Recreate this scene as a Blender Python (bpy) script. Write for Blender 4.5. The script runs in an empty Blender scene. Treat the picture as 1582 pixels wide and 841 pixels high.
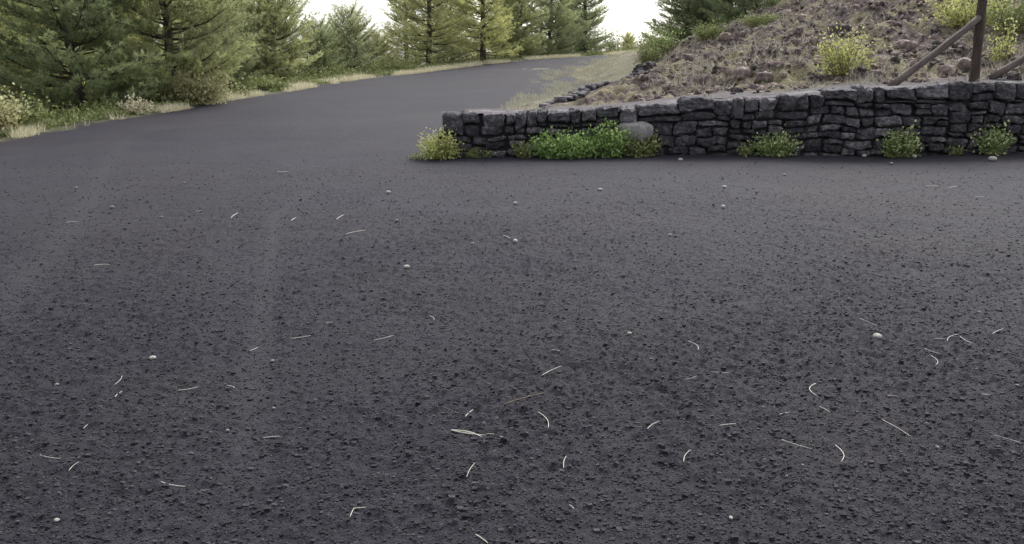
import bpy, math, random
import numpy as np
R = math.radians
random.seed(7)
rng = np.random.default_rng(11)
S = bpy.context.scene
COL = S.collection

# ------------------------------------------------------------ camera / light
F = 1241.0; CX, CY = 791.0, 420.5; CAMZ = 1.5
PITCH = math.atan((CY - 100.0) / F)
cam = bpy.data.objects.new('camera', bpy.data.cameras.new('camera')); COL.objects.link(cam)
cam.location = (0, 0, CAMZ); cam.rotation_euler = (math.pi/2 - PITCH, 0, 0)
cam.data.sensor_width = 36; cam.data.lens = 36 * F / 1582
cam.data.clip_start = 0.05; cam.data.clip_end = 5000
S.camera = cam
S.view_settings.view_transform = 'Standard'; S.view_settings.look = 'None'
S.view_settings.exposure = 1.3; S.view_settings.gamma = 1
SUN_EL, SUN_ROT = R(48), R(28)
W = bpy.data.worlds.new('World'); S.world = W; W.use_nodes = True
wn = W.node_tree.nodes; wl = W.node_tree.links
sky = wn.new('ShaderNodeTexSky'); sky.sky_type = 'NISHITA'; sky.sun_disc = False
sky.sun_elevation = SUN_EL; sky.sun_rotation = SUN_ROT; sky.dust_density = 4; sky.air_density = 1.2
hs = wn.new('ShaderNodeHueSaturation'); hs.inputs['Saturation'].default_value = 0.22
wl.new(sky.outputs[0], hs.inputs['Color']); wl.new(hs.outputs[0], wn['Background'].inputs[0])
wn['Background'].inputs[1].default_value = 0.15
sun = bpy.data.objects.new('sun', bpy.data.lights.new('sun', 'SUN')); COL.objects.link(sun)
sun.data.energy = 0.9; sun.data.angle = R(18); sun.data.color = (1, 0.96, 0.9)
# sky sun azimuth: rotation measured from +Y towards +X (clockwise from above)
sd = (math.sin(SUN_ROT)*math.cos(SUN_EL), math.cos(SUN_ROT)*math.cos(SUN_EL), math.sin(SUN_EL))
from mathutils import Vector
sun.rotation_euler = Vector(sd).to_track_quat('Z', 'Y').to_euler()

# ------------------------------------------------------------ helpers
def ray(px, py):
    a = (px-CX)/F; b = (CY-py)/F
    return np.array([a, math.cos(PITCH)+b*math.sin(PITCH), -math.sin(PITCH)+b*math.cos(PITCH)])
def P(px, py, d):
    r = ray(px, py); t = d/r[1]
    return np.array([r[0]*t, d, CAMZ + r[2]*t])
def sstep(a, b, x):
    t = np.clip((x-a)/(b-a), 0, 1); return t*t*(3-2*t)
def ramp(d):
    return np.interp(d, [-1e4, 12.0, 15.0, 38.0, 52.0, 58.0, 75, 200, 400, 1e4],
                        [0, 0, 0.09, 1.36, 2.20, 2.38, 2.05, -6, -12, -12])
def G(px, py):
    r = ray(px, py)
    t = np.linspace(1, 400, 40000); z = CAMZ + r[2]*t; d = r[1]*t
    k = np.argmax(z <= ramp(d)); k = k if k else len(t)-1
    return np.array([r[0]*t[k], d[k], ramp(d[k])])

def _h(ix, iy, seed):
    n = (ix*374761393 + iy*668265263 + seed*974634777) & 0xffffffff
    n = ((n ^ (n >> 13))*1274126177) & 0xffffffff
    return ((n ^ (n >> 16)) & 0xffff)/65535.0
def vnoise(x, y, seed=0):
    ix = np.floor(x).astype(np.int64); iy = np.floor(y).astype(np.int64)
    fx = x-ix; fy = y-iy; fx = fx*fx*(3-2*fx); fy = fy*fy*(3-2*fy)
    a = _h(ix, iy, seed); b = _h(ix+1, iy, seed); c = _h(ix, iy+1, seed); d = _h(ix+1, iy+1, seed)
    return (a*(1-fx)+b*fx)*(1-fy)+(c*(1-fx)+d*fx)*fy - 0.5
def fbm(x, y, s=1.0, oct=4, seed=0, gain=.5):
    v = 0; a = 1.0
    for k in range(oct):
        c, sn = math.cos(k*1.3+.4), math.sin(k*1.3+.4)
        v = v + a*vnoise((x*c-y*sn)*s+17*k, (x*sn+y*c)*s-9*k, seed+k); s *= 2.07; a *= gain
    return v
_dirs = rng.normal(size=(24, 3)); _ph = rng.uniform(0, 6.28, 24)
def noise3(p, s, k0=0):
    v = 0
    for k in range(8):
        d = _dirs[(k+k0) % 24]; v = v + np.sin(p@d*s*(1+.35*k)+_ph[(k+k0) % 24])/(1+.35*k)
    return v/3.0

def link(o, parent=None):
    COL.objects.link(o)
    if parent is not None: o.parent = parent
    return o
def meshobj(name, verts, faces, mat, parent=None, smooth=False, attrs=None, loc=None):
    """faces: list of (n,k) int arrays"""
    if not isinstance(faces, list): faces = [faces]
    faces = [np.asarray(f) for f in faces if len(f)]
    verts = np.asarray(verts, dtype=np.float32)
    if loc is not None: verts = verts - np.asarray(loc, dtype=np.float32)
    me = bpy.data.meshes.new(name)
    me.vertices.add(len(verts)); me.vertices.foreach_set('co', verts.ravel())
    li = np.concatenate([f.ravel() for f in faces]).astype(np.int32)
    tot = np.concatenate([np.full(len(f), f.shape[1]) for f in faces]).astype(np.int32)
    st = np.concatenate([[0], np.cumsum(tot)[:-1]]).astype(np.int32)
    me.loops.add(len(li)); me.loops.foreach_set('vertex_index', li)
    me.polygons.add(len(tot)); me.polygons.foreach_set('loop_start', st)
    try: me.polygons.foreach_set('loop_total', tot)
    except Exception: pass
    me.polygons.foreach_set('use_smooth', np.full(len(tot), smooth))
    me.update(calc_edges=True); me.validate()
    for k, v in (attrs or {}).items():
        at = me.attributes.new(k, 'FLOAT', 'POINT'); at.data.foreach_set('value', np.asarray(v, dtype=np.float32))
    me.materials.append(mat)
    o = bpy.data.objects.new(name, me)
    if loc is not None: o.location = loc
    return link(o, parent)
def tag(o, label=None, cat=None, group=None, kind=None):
    if label: o['label'] = label
    if cat: o['category'] = cat
    if group: o['group'] = group
    if kind: o['kind'] = kind
    return o
def empty(name, loc, label, cat, group=None, rz=0, scale=1):
    o = bpy.data.objects.new(name, None); COL.objects.link(o); o.location = loc
    o.rotation_euler = (0, 0, rz); o.scale = (scale,)*3; o.empty_display_size = .2
    return tag(o, label, cat, group)
def copy_tree(root):
    c = root.copy(); COL.objects.link(c)
    for ch in root.children:
        k = ch.copy(); COL.objects.link(k); k.parent = c
    return c
class Geo:
    def __init__(s): s.v = []; s.f3 = []; s.f4 = []; s.n = 0; s.t = []
    def add(s, v, f3=None, f4=None, tint=0.5):
        v = np.asarray(v, float).reshape(-1, 3)
        if f3 is not None: s.f3.append(np.asarray(f3).reshape(-1, 3)+s.n)
        if f4 is not None: s.f4.append(np.asarray(f4).reshape(-1, 4)+s.n)
        s.v.append(v); s.n += len(v); s.t.append(np.broadcast_to(np.asarray(tint, float), (len(v),)))
    def build(s, name, mat, parent=None, smooth=False, loc=None):
        fs = []
        if s.f3: fs.append(np.concatenate(s.f3))
        if s.f4: fs.append(np.concatenate(s.f4))
        return meshobj(name, np.concatenate(s.v), fs, mat, parent, smooth, {'tint': np.concatenate(s.t)}, loc)
def grid_faces(nx, ny):
    i = np.arange(nx*ny).reshape(ny, nx)
    return np.stack([i[:-1, :-1], i[:-1, 1:], i[1:, 1:], i[1:, :-1]], -1).reshape(-1, 4)
def tube(g, pts, rad, n=6, tint=.5, cap=True):
    pts = np.asarray(pts, float); m = len(pts)
    rad = np.broadcast_to(rad, (m,))
    tg = np.gradient(pts, axis=0); tg /= np.linalg.norm(tg, axis=1)[:, None]+1e-9
    up = np.array([0, 0, 1.]) if abs(tg[:, 2]).max() < .9 else np.array([1., .2, 0])
    a = np.cross(tg, up); a /= np.linalg.norm(a, axis=1)[:, None]+1e-9; b = np.cross(tg, a)
    th = np.arange(n)/n*2*math.pi
    v = pts[:, None]+rad[:, None, None]*(a[:, None]*np.cos(th)[None, :, None]+b[:, None]*np.sin(th)[None, :, None])
    i = np.arange(m*n).reshape(m, n); j = np.roll(i, -1, 1)
    f = np.stack([i[:-1], j[:-1], j[1:], i[1:]], -1).reshape(-1, 4)
    vv = v.reshape(-1, 3); f3 = None
    if cap:
        vv = np.concatenate([vv, pts[:1], pts[-1:]])
        f3 = [(m*n, (k+1) % n, k) for k in range(n)]+[(m*n+1, (m-1)*n+k, (m-1)*n+(k+1) % n) for k in range(n)]
    g.add(vv, f3, f, tint)

# ------------------------------------------------------------ materials
def newmat(name, rough=.9, spec=.3):
    m = bpy.data.materials.new(name); m.use_nodes = True
    nt = m.node_tree; b = nt.nodes['Principled BSDF']
    b.inputs['Roughness'].default_value = rough; b.inputs['Specular IOR Level'].default_value = spec
    return m, nt, b
def N(nt, t, **kw):
    n = nt.nodes.new(t)
    for k, v in kw.items():
        if hasattr(n, k): setattr(n, k, v)
        else: n.inputs[k].default_value = v
    return n
def ramp_node(nt, src, stops):
    r = nt.nodes.new('ShaderNodeValToRGB'); e = r.color_ramp.elements
    while len(e) < len(stops): e.new(.5)
    for k, (p, c) in enumerate(stops): e[k].position = p; e[k].color = (*c, 1)
    nt.links.new(src, r.inputs[0]); return r
def mixc(nt, f, a, b, mode='MIX'):
    m = nt.nodes.new('ShaderNodeMix'); m.data_type = 'RGBA'; m.blend_type = mode
    for s, v in ((0, f), (6, a), (7, b)):
        if hasattr(v, 'is_linked') or hasattr(v, 'links'): nt.links.new(v, m.inputs[s])
        else: m.inputs[s].default_value = v if s == 0 else (*v, 1)
    return m.outputs[2]
def noise(nt, scale, detail=4, rough=.6, vec=None):
    n = nt.nodes.new('ShaderNodeTexNoise'); n.inputs['Scale'].default_value = scale
    n.inputs['Detail'].default_value = detail; n.inputs['Roughness'].default_value = rough
    if vec is None:
        vec = nt.nodes.new('ShaderNodeNewGeometry').outputs['Position']
    nt.links.new(vec, n.inputs['Vector']); return n.outputs[0]
def bump(nt, b, h, strength, dist, prev=None):
    n = nt.nodes.new('ShaderNodeBump'); n.inputs['Strength'].default_value = strength
    n.inputs['Distance'].default_value = dist; nt.links.new(h, n.inputs['Height'])
    if prev: nt.links.new(prev, n.inputs['Normal'])
    nt.links.new(n.outputs[0], b.inputs['Normal']); return n.outputs[0]
def attr(nt, name):
    a = nt.nodes.new('ShaderNodeAttribute'); a.attribute_name = name; return a.outputs['Fac']

def mat_ash():
    m, nt, b = newmat('black_ash', .84, .22)
    n1 = noise(nt, 1.1, 3); n2 = noise(nt, 28, 5, .7); n3 = noise(nt, 95, 4, .75); n4 = noise(nt, .35, 2)
    base = ramp_node(nt, n1, [(.3, (.0158, .0151, .0220)), (.7, (.0226, .0216, .0286))]).outputs[0]
    base = mixc(nt, .75, base, ramp_node(nt, n4, [(.4, (.96, .97, 1.07)), (.6, (1.05, 1.0, .95))]).outputs[0], 'MULTIPLY')
    base = mixc(nt, .8, base, ramp_node(nt, n2, [(.30, (.68, .68, .69)), (.50, (1, 1, 1)), (.72, (1.5, 1.48, 1.46))]).outputs[0], 'MULTIPLY')
    base = mixc(nt, .8, base, ramp_node(nt, n3, [(.33, (.6, .6, .6)), (.5, (1, 1, 1)), (.72, (1.4, 1.4, 1.4))]).outputs[0], 'MULTIPLY')
    base = mixc(nt, attr(nt, 'track'), base, (.032, .032, .039))
    soil_n = noise(nt, 3, 6, .7)
    soil = ramp_node(nt, soil_n, [(.3, (.030, .032, .020)), (.5, (.075, .075, .042)), (.7, (.16, .15, .085))]).outputs[0]
    base = mixc(nt, attr(nt, 'soil'), base, soil)
    nt.links.new(base, b.inputs['Base Color'])
    p = bump(nt, b, n2, .75, .025); bump(nt, b, n3, 1.0, .012, p)
    return m
def mat_hill():
    m, nt, b = newmat('scoria_soil', .95, .1)
    n1 = noise(nt, 1.3, 4); n2 = noise(nt, 7, 6, .75); n3 = noise(nt, 40, 4, .7)
    c = ramp_node(nt, n2, [(.32, (.030, .023, .023)), (.45, (.078, .062, .060)), (.57, (.15, .12, .114)), (.68, (.36, .305, .28))]).outputs[0]
    grass = ramp_node(nt, n3, [(.35, (.11, .10, .05)), (.65, (.34, .31, .19))]).outputs[0]
    c = mixc(nt, ramp_node(nt, n1, [(.48, (0, 0, 0)), (.60, (.75, .75, .75))]).outputs[0], c, grass)
    ash = ramp_node(nt, n3, [(.35, (.085, .078, .082)), (.65, (.15, .14, .142))]).outputs[0]
    c = mixc(nt, attr(nt, 'ash'), c, ash)
    dry = ramp_node(nt, n3, [(.3, (.09, .088, .062)), (.65, (.24, .225, .16))]).outputs[0]
    c = mixc(nt, attr(nt, 'dry'), c, dry)
    c = mixc(nt, .7, c, ramp_node(nt, n3, [(.3, (.55, .55, .55)), (.5, (1, 1, 1)), (.75, (1.3, 1.3, 1.3))]).outputs[0], 'MULTIPLY')
    nt.links.new(c, b.inputs['Base Color'])
    p = bump(nt, b, n2, .8, .08); bump(nt, b, n3, .7, .02, p)
    return m
def mat_stone(name, dark, mid, light, sc=9, obj=False, lich=None):
    m, nt, b = newmat(name, .88, .25)
    vec = nt.nodes.new('ShaderNodeTexCoord').outputs['Object'] if obj else None
    n2 = noise(nt, sc, 6, .7, vec); n3 = noise(nt, sc*6, 4, .7, vec); n1 = noise(nt, sc*.25, 3, .6, vec)
    c = ramp_node(nt, n2, [(.3, dark), (.52, mid), (.75, light)]).outputs[0]
    t = attr(nt, 'tint')
    c = mixc(nt, 1.0, c, ramp_node(nt, t, [(0, (.5, .5, .53)), (.5, (1, 1, 1)), (1, (2.1, 2.0, 1.95))]).outputs[0], 'MULTIPLY')
    c = mixc(nt, .8, c, ramp_node(nt, n3, [(.3, (.55, .55, .55)), (.5, (1, 1, 1)), (.75, (1.4, 1.4, 1.4))]).outputs[0], 'MULTIPLY')
    if lich: c = mixc(nt, ramp_node(nt, n2, [(.56, (0, 0, 0)), (.68, (.8, .8, .8))]).outputs[0], c, lich)
    nt.links.new(c, b.inputs['Base Color'])
    p = bump(nt, b, n2, .6, .03); bump(nt, b, n3, .6, .006, p)
    return m
def mat_leaf(name, c0, c1, c2, trans=.35, objcol=False, rough=.7):
    m, nt, b = newmat(name, rough, .2)
    t = attr(nt, 'tint')
    c = ramp_node(nt, t, [(0, c0), (.5, c1), (1, c2)]).outputs[0]
    if objcol:
        oi = nt.nodes.new('ShaderNodeObjectInfo')
        c = mixc(nt, 1.0, c, oi.outputs['Color'], 'MULTIPLY')
    nt.links.new(c, b.inputs['Base Color'])
    tr = nt.nodes.new('ShaderNodeBsdfTranslucent'); nt.links.new(c, tr.inputs[0])
    mx = nt.nodes.new('ShaderNodeMixShader'); mx.inputs[0].default_value = trans
    nt.links.new(b.outputs[0], mx.inputs[1]); nt.links.new(tr.outputs[0], mx.inputs[2])
    nt.links.new(mx.outputs[0], nt.nodes['Material Output'].inputs[0])
    return m
def mat_wood(name, dark, light, sc=6):
    m, nt, b = newmat(name, .85, .2)
    tc = nt.nodes.new('ShaderNodeTexCoord').outputs['Object']
    mp = nt.nodes.new('ShaderNodeMapping'); mp.inputs['Scale'].default_value = (5, 5, .6); nt.links.new(tc, mp.inputs[0])
    n = noise(nt, sc, 6, .7, mp.outputs[0]); n2 = noise(nt, 30, 4, .7, tc)
    c = ramp_node(nt, n, [(.3, dark), (.7, light)]).outputs[0]
    c = mixc(nt, .7, c, ramp_node(nt, n2, [(.3, (.6, .6, .6)), (.7, (1.3, 1.3, 1.3))]).outputs[0], 'MULTIPLY')
    nt.links.new(c, b.inputs['Base Color']); bump(nt, b, n, .7, .02)
    return m
def mat_flat(name, col, var=.3, sc=60, rough=.7):
    m, nt, b = newmat(name, rough, .3)
    n = noise(nt, sc, 3)
    c = ramp_node(nt, n, [(.3, tuple(x*(1-var) for x in col)), (.7, tuple(min(x*(1+var), .85) for x in col))]).outputs[0]
    nt.links.new(c, b.inputs['Base Color']); return m

M_ASH = mat_ash(); M_HILL = mat_hill()
M_WALL = mat_stone('basalt', (.017, .016, .020), (.058, .055, .062), (.18, .17, .18), 11)
M_CORE = mat_flat('wall_core', (.007, .0065, .008))
M_LEDGE = mat_stone('ledge_mortar', (.07, .065, .07), (.12, .11, .118), (.20, .185, .19), 7)
M_BOULDER = mat_stone('pale_boulder', (.10, .098, .10), (.16, .155, .155), (.27, .26, .25), 10)
M_SCORIA = mat_stone('scoria_rock', (.04, .032, .032), (.11, .088, .083), (.24, .20, .18), 9, lich=(.36, .32, .26))
M_GRAVEL = mat_stone('ash_gravel', (.013, .0128, .016), (.029, .028, .034), (.062, .060, .068), 60)
M_PALE = mat_stone('pale_pebble', (.24, .23, .21), (.36, .35, .32), (.50, .48, .45), 60)
M_PINE = mat_leaf('pine_needles', (.125, .138, .092), (.225, .25, .15), (.38, .40, .255), .5, True)
M_BARK = mat_wood('pine_bark', (.03, .025, .02), (.10, .08, .065))
M_POST = mat_wood('weathered_post', (.028, .021, .018), (.088, .066, .054))
M_RAIL = mat_wood('grey_brace', (.045, .036, .032), (.16, .132, .12))
M_STRAW = mat_leaf('dry_straw', (.30, .27, .16), (.55, .51, .36), (.78, .74, .58), .3)
M_LIME = mat_leaf('lime_leaf', (.11, .18, .045), (.24, .36, .11), (.44, .56, .24), .4)
M_GREY = mat_leaf('grey_grass', (.15, .15, .10), (.31, .30, .22), (.50, .48, .38), .3)
M_YEL = mat_leaf('yellow_leaf', (.18, .20, .055), (.38, .40, .14), (.62, .62, .30), .4)
M_OLIVE = mat_leaf('olive_leaf', (.08, .10, .03), (.17, .20, .075), (.38, .40, .20), .3)
M_DGREEN = mat_leaf('dark_leaf', (.07, .11, .03), (.19, .26, .085), (.60, .62, .36), .35)
M_BRUSH = mat_leaf('brown_brush', (.22, .22, .10), (.40, .38, .21), (.62, .60, .38), .4)
M_STEM = mat_flat('plant_stem', (.14, .12, .06))
M_NEEDLE = mat_flat('fallen_needle', (.42, .40, .35), .2, 200)
M_TWIG = mat_flat('dark_twig', (.12, .09, .06))

# ------------------------------------------------------------ terrain functions
LE_px = [(-420, 300), (-200, 258), (0, 219), (200, 184), (400, 149), (560, 122), (740, 101), (820, 94), (900, 88.5), (955, 85)]
LE = np.array([G(*p) for p in LE_px])
RE_px = [(600, 262), (690, 205), (750, 160), (800, 133), (850, 110), (895, 98), (940, 90)]
RE = np.array([G(*p) for p in RE_px])
_o = np.argsort(LE[:, 1]); LE = LE[_o]; _o = np.argsort(RE[:, 1]); RE = RE[_o]
LEd = np.concatenate([[-50], LE[:, 1], [90, 150]]); LEx = np.concatenate([[LE[0, 0]-6], LE[:, 0], [LE[-1, 0]+26, LE[-1, 0]+60]])
REd = np.concatenate([[-50], RE[:, 1], [90, 150]]); REx = np.concatenate([[RE[0, 0]], RE[:, 0], [RE[-1, 0]+30, RE[-1, 0]+66]])
def left_s(x, d): return np.interp(d, LEd, LEx) - x      # >0 beyond the left edge
def right_s(x, d): return x - np.interp(d, REd, REx)
def gz(x, d):
    L = left_s(x, d)
    z = ramp(d) + .03*sstep(.0, .5, L) - sstep(.8, 9, L)*1.3
    return z + fbm(x, d, .22, 2, 5)*.10*sstep(6, 14, d)

WB0 = G(716, 247); WB1 = G(1582, 237)
def wy(x): return WB0[1] + (WB1[1]-WB0[1])*(x-WB0[0])/(WB1[0]-WB0[0])
_wt = [(676, 174), (716, 171), (850, 170), (960, 167), (1000, 161), (1036, 156), (1140, 149), (1280, 139), (1400, 132), (1582, 125), (1800, 112), (2200, 95)]
_wtp = np.array([P(px, py, wy(P(px, py, 12.7)[0])) for px, py in _wt])
def wtop(x): return np.interp(x, _wtp[:, 0], _wtp[:, 2])
print('wall', WB0, WB1, _wtp[[1, 4, 9]], 'LE', LE, 'RE', RE)

HP = [(1000, 140, 18), (1000, 120, 23), (1000, 84, 31),
      (1050, 140, 16), (1050, 115, 20), (1050, 60, 29), (1050, 68, 37),
      (1100, 135, 15.5), (1100, 108, 18.5), (1100, 78, 22), (1100, 56, 27.5), (1150, 44, 27.5), (1120, 66, 34),
      (1180, 126, 15.5), (1180, 66, 22), (1200, 34, 26), (1220, 48, 34),
      (1280, 113, 15.5), (1280, 72, 18.5), (1280, 40, 21.5), (1280, 16, 24.5), (1280, -20, 29),
      (1400, 108, 15.5), (1450, 92, 16.3), (1450, 50, 18.8), (1450, 3, 21.5), (1450, -40, 25),
      (1582, 85, 16.5), (1582, 35, 19), (1582, -15, 22), (1582, -60, 26), (1750, 70, 16.8), (1750, -30, 22),
      (2100, 40, 18), (2100, -60, 24),
      (835, 161, 17), (905, 138, 21.5), (980, 112, 28), (900, 163, 15), (1000, 155, 15)]
HPw = [P(*h) for h in HP]
for px in (720, 800, 900, 1000, 1100, 1200, 1300, 1400, 1500, 1600, 1800, 2100):
    x = P(px, 150, 13)[0]; y = wy(x)
    for dy in (.35, .95): HPw.append(np.array([x, y+dy, wtop(x)-.035+(.0 if dy < .5 else .03)]))
for d in (36, 42, 50): HPw.append(np.array([np.interp(d, REd, REx)+1.5, d, ramp(d)+.2]))
HPw = np.array(HPw)
def _tps(r2): return .5*r2*np.log(r2+1e-9)
_n = len(HPw); _K = _tps(((HPw[:, None, :2]-HPw[None, :, :2])**2).sum(-1)) + np.eye(_n)*.15
_Pm = np.concatenate([np.ones((_n, 1)), HPw[:, :2]], 1)
_A = np.block([[_K, _Pm], [_Pm.T, np.zeros((3, 3))]])
_w = np.linalg.solve(_A, np.concatenate([HPw[:, 2], np.zeros(3)]))
def Fh(x, d):
    x = np.clip(x, -1.5, 17); d = np.clip(d, 12.5, 37)
    out = _w[_n]+_w[_n+1]*x+_w[_n+2]*d
    for k in range(_n): out = out + _w[k]*_tps((x-HPw[k, 0])**2+(d-HPw[k, 1])**2)
    return out
def hz_smooth(x, d):
    x = np.asarray(x, float); d = np.asarray(d, float)
    s = right_s(x, d); b = sstep(.1, 2.4, s)
    b = np.where(d < 16, np.maximum(b, sstep(.1, .9, s)*sstep(16, 13.5, d)), b)
    return ramp(d) - .05 + b*(np.clip(Fh(x, d), ramp(d)-.1, 9) - ramp(d) + .05)
def edging_d(x, d):   # signed distance right of the stone edging
    a = P(835, 161, 17); c = P(985, 111, 28.5); t = (c-a)[:2]; L = np.linalg.norm(t); t /= L
    return (x-a[0])*t[1]-(d-a[1])*t[0], ((x-a[0])*t[0]+(d-a[1])*t[1])/L
def hill_masks(x, d):
    e, t = edging_d(x, d)
    fromwall = d - wy(x)
    ash = sstep(1.5, .9, fromwall + fbm(x, d, 1.5, 3, 3)*.8)
    ash = np.maximum(ash, .9*sstep(.3, -.5, e)*sstep(19.5, 17.5, d))
    dry = sstep(.1, -.4, e+fbm(x, d, 1.2, 3, 8)*1.0)*sstep(17, 19, d)
    dry = np.maximum(dry*sstep(-.15, .35, fbm(x*1.6, d*.5, 1.3, 3, 21)+.25), 0)
    return np.clip(ash, 0, 1), np.clip(dry, 0, 1)
def hz(x, d):
    z = hz_smooth(x, d)
    ash, dry = hill_masks(x, d)
    e, t = edging_d(x, d)
    rough = sstep(.2, 1.2, e)*(1-ash)*sstep(1.0, 1.8, d-wy(x))
    n = fbm(x, d, 1.1, 5, 31, .58); rid = .5-np.abs(fbm(x, d, 2.0, 4, 77, .6))*2
    z = z + rough*(n*.34 + rid*.17 - .10) + (1-rough)*fbm(x, d, 3, 3, 9)*.03
    return z

# ------------------------------------------------------------ ground sheet
def axis_lines(start, stop, s0, growth, core):
    out = [start]; s = s0
    while out[-1] < stop:
        if out[-1] > core: s *= growth
        out.append(out[-1]+s)
    return out
ys = [1.2]
while ys[-1] < 30: ys.append(ys[-1]+max(.013, .0042*ys[-1]))
s = .13
while ys[-1] < 900: ys.append(ys[-1]+s); s *= 1.05
yb = [-x for x in axis_lines(.0, 300, .3, 1.3, 1)][::-1]
ys = np.array([y for y in yb if y < 0]+[0, .4, .8, 1.0]+ys)
xp = axis_lines(0, 900, .0145, 1.014, 2.4)
xs = np.array([-x for x in xp[::-1]][:-1]+xp)
X, Y = np.meshgrid(xs, ys)
Z = gz(X, Y)
near = sstep(17, 5, np.hypot(X, Y))*sstep(.5, 1.0, Y)*sstep(14, 6, abs(X))
# tyre tracks: smoother, slightly lighter streaks
def track_mask(X, Y, pts, w):
    p = np.array([G(*q) for q in pts]); o = np.argsort(p[:, 1]); p = p[o]
    cx = np.interp(Y, p[:, 1], p[:, 0]); return np.exp(-((X-cx)/w)**2)*sstep(p[0, 1]-.5, p[0, 1]+.3, Y)*sstep(p[-1, 1]+3, p[-1, 1]-1, Y)
tr1 = track_mask(X, Y, [(372, 760), (392, 600), (408, 480), (420, 380), (428, 330)], .085)
tr2 = track_mask(X, Y, [(2, 480), (60, 410), (120, 345), (160, 270), (195, 215)], .16)
tr3 = track_mask(X, Y, [(250, 800), (300, 640), (340, 500), (352, 300), (345, 220)], .13)
tr = np.clip(tr1*.75+tr2*.65+tr3*.2, 0, 1)
n1 = fbm(X, Y, 18, 4, 41, .6); n2 = np.clip(fbm(X, Y, 34, 3, 51, .6), -.1, .5)
patch = .65+.7*np.clip(fbm(X, Y, .9, 3, 61)+.5, 0, 1)
pit = np.clip(fbm(X, Y, 11, 3, 91)-.33, 0, 1)
n3_ = np.abs(fbm(X, Y, 26, 2, 141, .6))
Z += near*(1-.7*tr)*patch*(n1*.011+n2*.021+n3_*.012-pit*.022) + near*fbm(X, Y, 2.2, 3, 71)*.012
Z -= tr*.008*near
L = left_s(X, Y)
soil = sstep(-.12, .22, L + fbm(X, Y, 1.6, 4, 13)*.5)
# keep the sheet a little below the hillside sheet where that one rises
meshobj('ground', np.stack([X, Y, Z], -1).reshape(-1, 3), grid_faces(len(xs), len(ys)), M_ASH, smooth=True,
        attrs={'soil': soil.ravel(), 'track': (tr*.6).ravel()})['kind'] = 'structure'

# hillside sheet
hx = [-2.0]
while hx[-1] < 14: hx.append(hx[-1]+.06)
s = .07
while hx[-1] < 300: hx.append(hx[-1]+s); s *= 1.08
hx = np.array(hx)
hv = [0]
while hv[-1] < 20: hv.append(hv[-1]+.06)
s = .07
while hv[-1] < 300: hv.append(hv[-1]+s); s *= 1.08
hv = np.array(hv)
HX, HV = np.meshgrid(hx, hv)
fade = np.clip(HV/8, 0, 1)
HY = np.interp(HX, [-5, 15], [wy(-5), wy(15)])*1.0+.28+HV
HZ = hz(HX, HY)
ashm, drym = hill_masks(HX, HY)
meshobj('hillside', np.stack([HX, HY, HZ], -1).reshape(-1, 3), grid_faces(len(hx), len(hv)), M_HILL, smooth=True,
        attrs={'ash': ashm.ravel(), 'dry': drym.ravel()})['kind'] = 'structure'

# ------------------------------------------------------------ stones
def cube_sphere(n):
    vs = []; fs = []; c = 0
    t = np.linspace(-1, 1, n+1)
    for ax in range(3):
        for sg in (-1, 1):
            a, b = np.meshgrid(t, t); v = np.zeros((n+1, n+1, 3))
            v[..., ax] = sg; v[..., (ax+1) % 3] = a; v[..., (ax+2) % 3] = b*sg
            vs.append(v.reshape(-1, 3)); fs.append(grid_faces(n+1, n+1)+c); c += (n+1)**2
    v = np.concatenate(vs); f = np.concatenate(fs)
    k = np.round(v*1000).astype(int); u, idx, inv = np.unique(k, axis=0, return_index=True, return_inverse=True)
    return v[idx], inv.reshape(-1)[f]
CS = {n: cube_sphere(n) for n in (2, 3, 4, 6, 8)}
def rounded(n, p):
    v, f = CS[n]
    q = v/((np.abs(v)**p).sum(1)**(1/p))[:, None]
    return q, f
def wall_stone(g, u0, u1, z0, z1, depth0, depth1, tint, place, n=6, p=4.5, gap=.012, rough=.018):
    q, f = rounded(n, p)
    ju = np.array([[random.uniform(-.26, .26)*min(u1-u0, .3)*.8 for _ in range(2)] for _ in range(2)])
    jz = np.array([[random.uniform(-.34, .34)*(z1-z0)*.6 for _ in range(2)] for _ in range(2)])
    a = (q[:, 0]+1)/2; b = (q[:, 2]+1)/2
    w = u1-u0-2*gap; h = z1-z0-2*gap
    U = u0+gap+a*w; Zz = z0+gap+b*h
    # shear the four corners inward/outward a little
    U = U + ((ju[0, 0]*(1-a)+ju[1, 0]*a)*(1-b)+(ju[0, 1]*(1-a)+ju[1, 1]*a)*b)*.5
    Zz = Zz + ((jz[0, 0]*(1-a)+jz[1, 0]*a)*(1-b)+(jz[0, 1]*(1-a)+jz[1, 1]*a)*b)*.5
    D = (depth0+depth1)/2+q[:, 1]*(depth1-depth0)/2
    D = D + random.uniform(-.12, .12)*(a-.5)*(u1-u0) + random.uniform(-.25, .25)*(b-.5)*(z1-z0)
    v = np.stack([U, D, Zz], -1)
    k = random.randrange(24); o = rng.uniform(-50, 50, 3)
    v = v + np.stack([noise3(v+o, 9, k), noise3(v+o, 9, k+5), noise3(v+o, 9, k+9)], -1)*rough + np.stack([noise3(v+o, 26, k+2), noise3(v+o, 26, k+7), noise3(v+o, 26, k+11)], -1)*rough*.45
    g.add(place(v+rng.normal(size=v.shape)*.0045), None, f, tint)
def split_rect(u0, u1, z0, z1, out, wmax, hmax):
    w = u1-u0; h = z1-z0
    if w <= wmax*random.uniform(.7, 1.15) and h <= hmax*random.uniform(.75, 1.2): out.append((u0, u1, z0, z1)); return
    if w/wmax > h/hmax:
        t = random.uniform(.35, .65); m = u0+w*t
        split_rect(u0, m, z0, z1, out, wmax, hmax); split_rect(m, u1, z0, z1, out, wmax, hmax)
    else:
        t = random.uniform(.35, .65); m = z0+h*t
        split_rect(u0, u1, z0, m, out, wmax, hmax); split_rect(u0, u1, m, z1, out, wmax, hmax)

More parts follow.
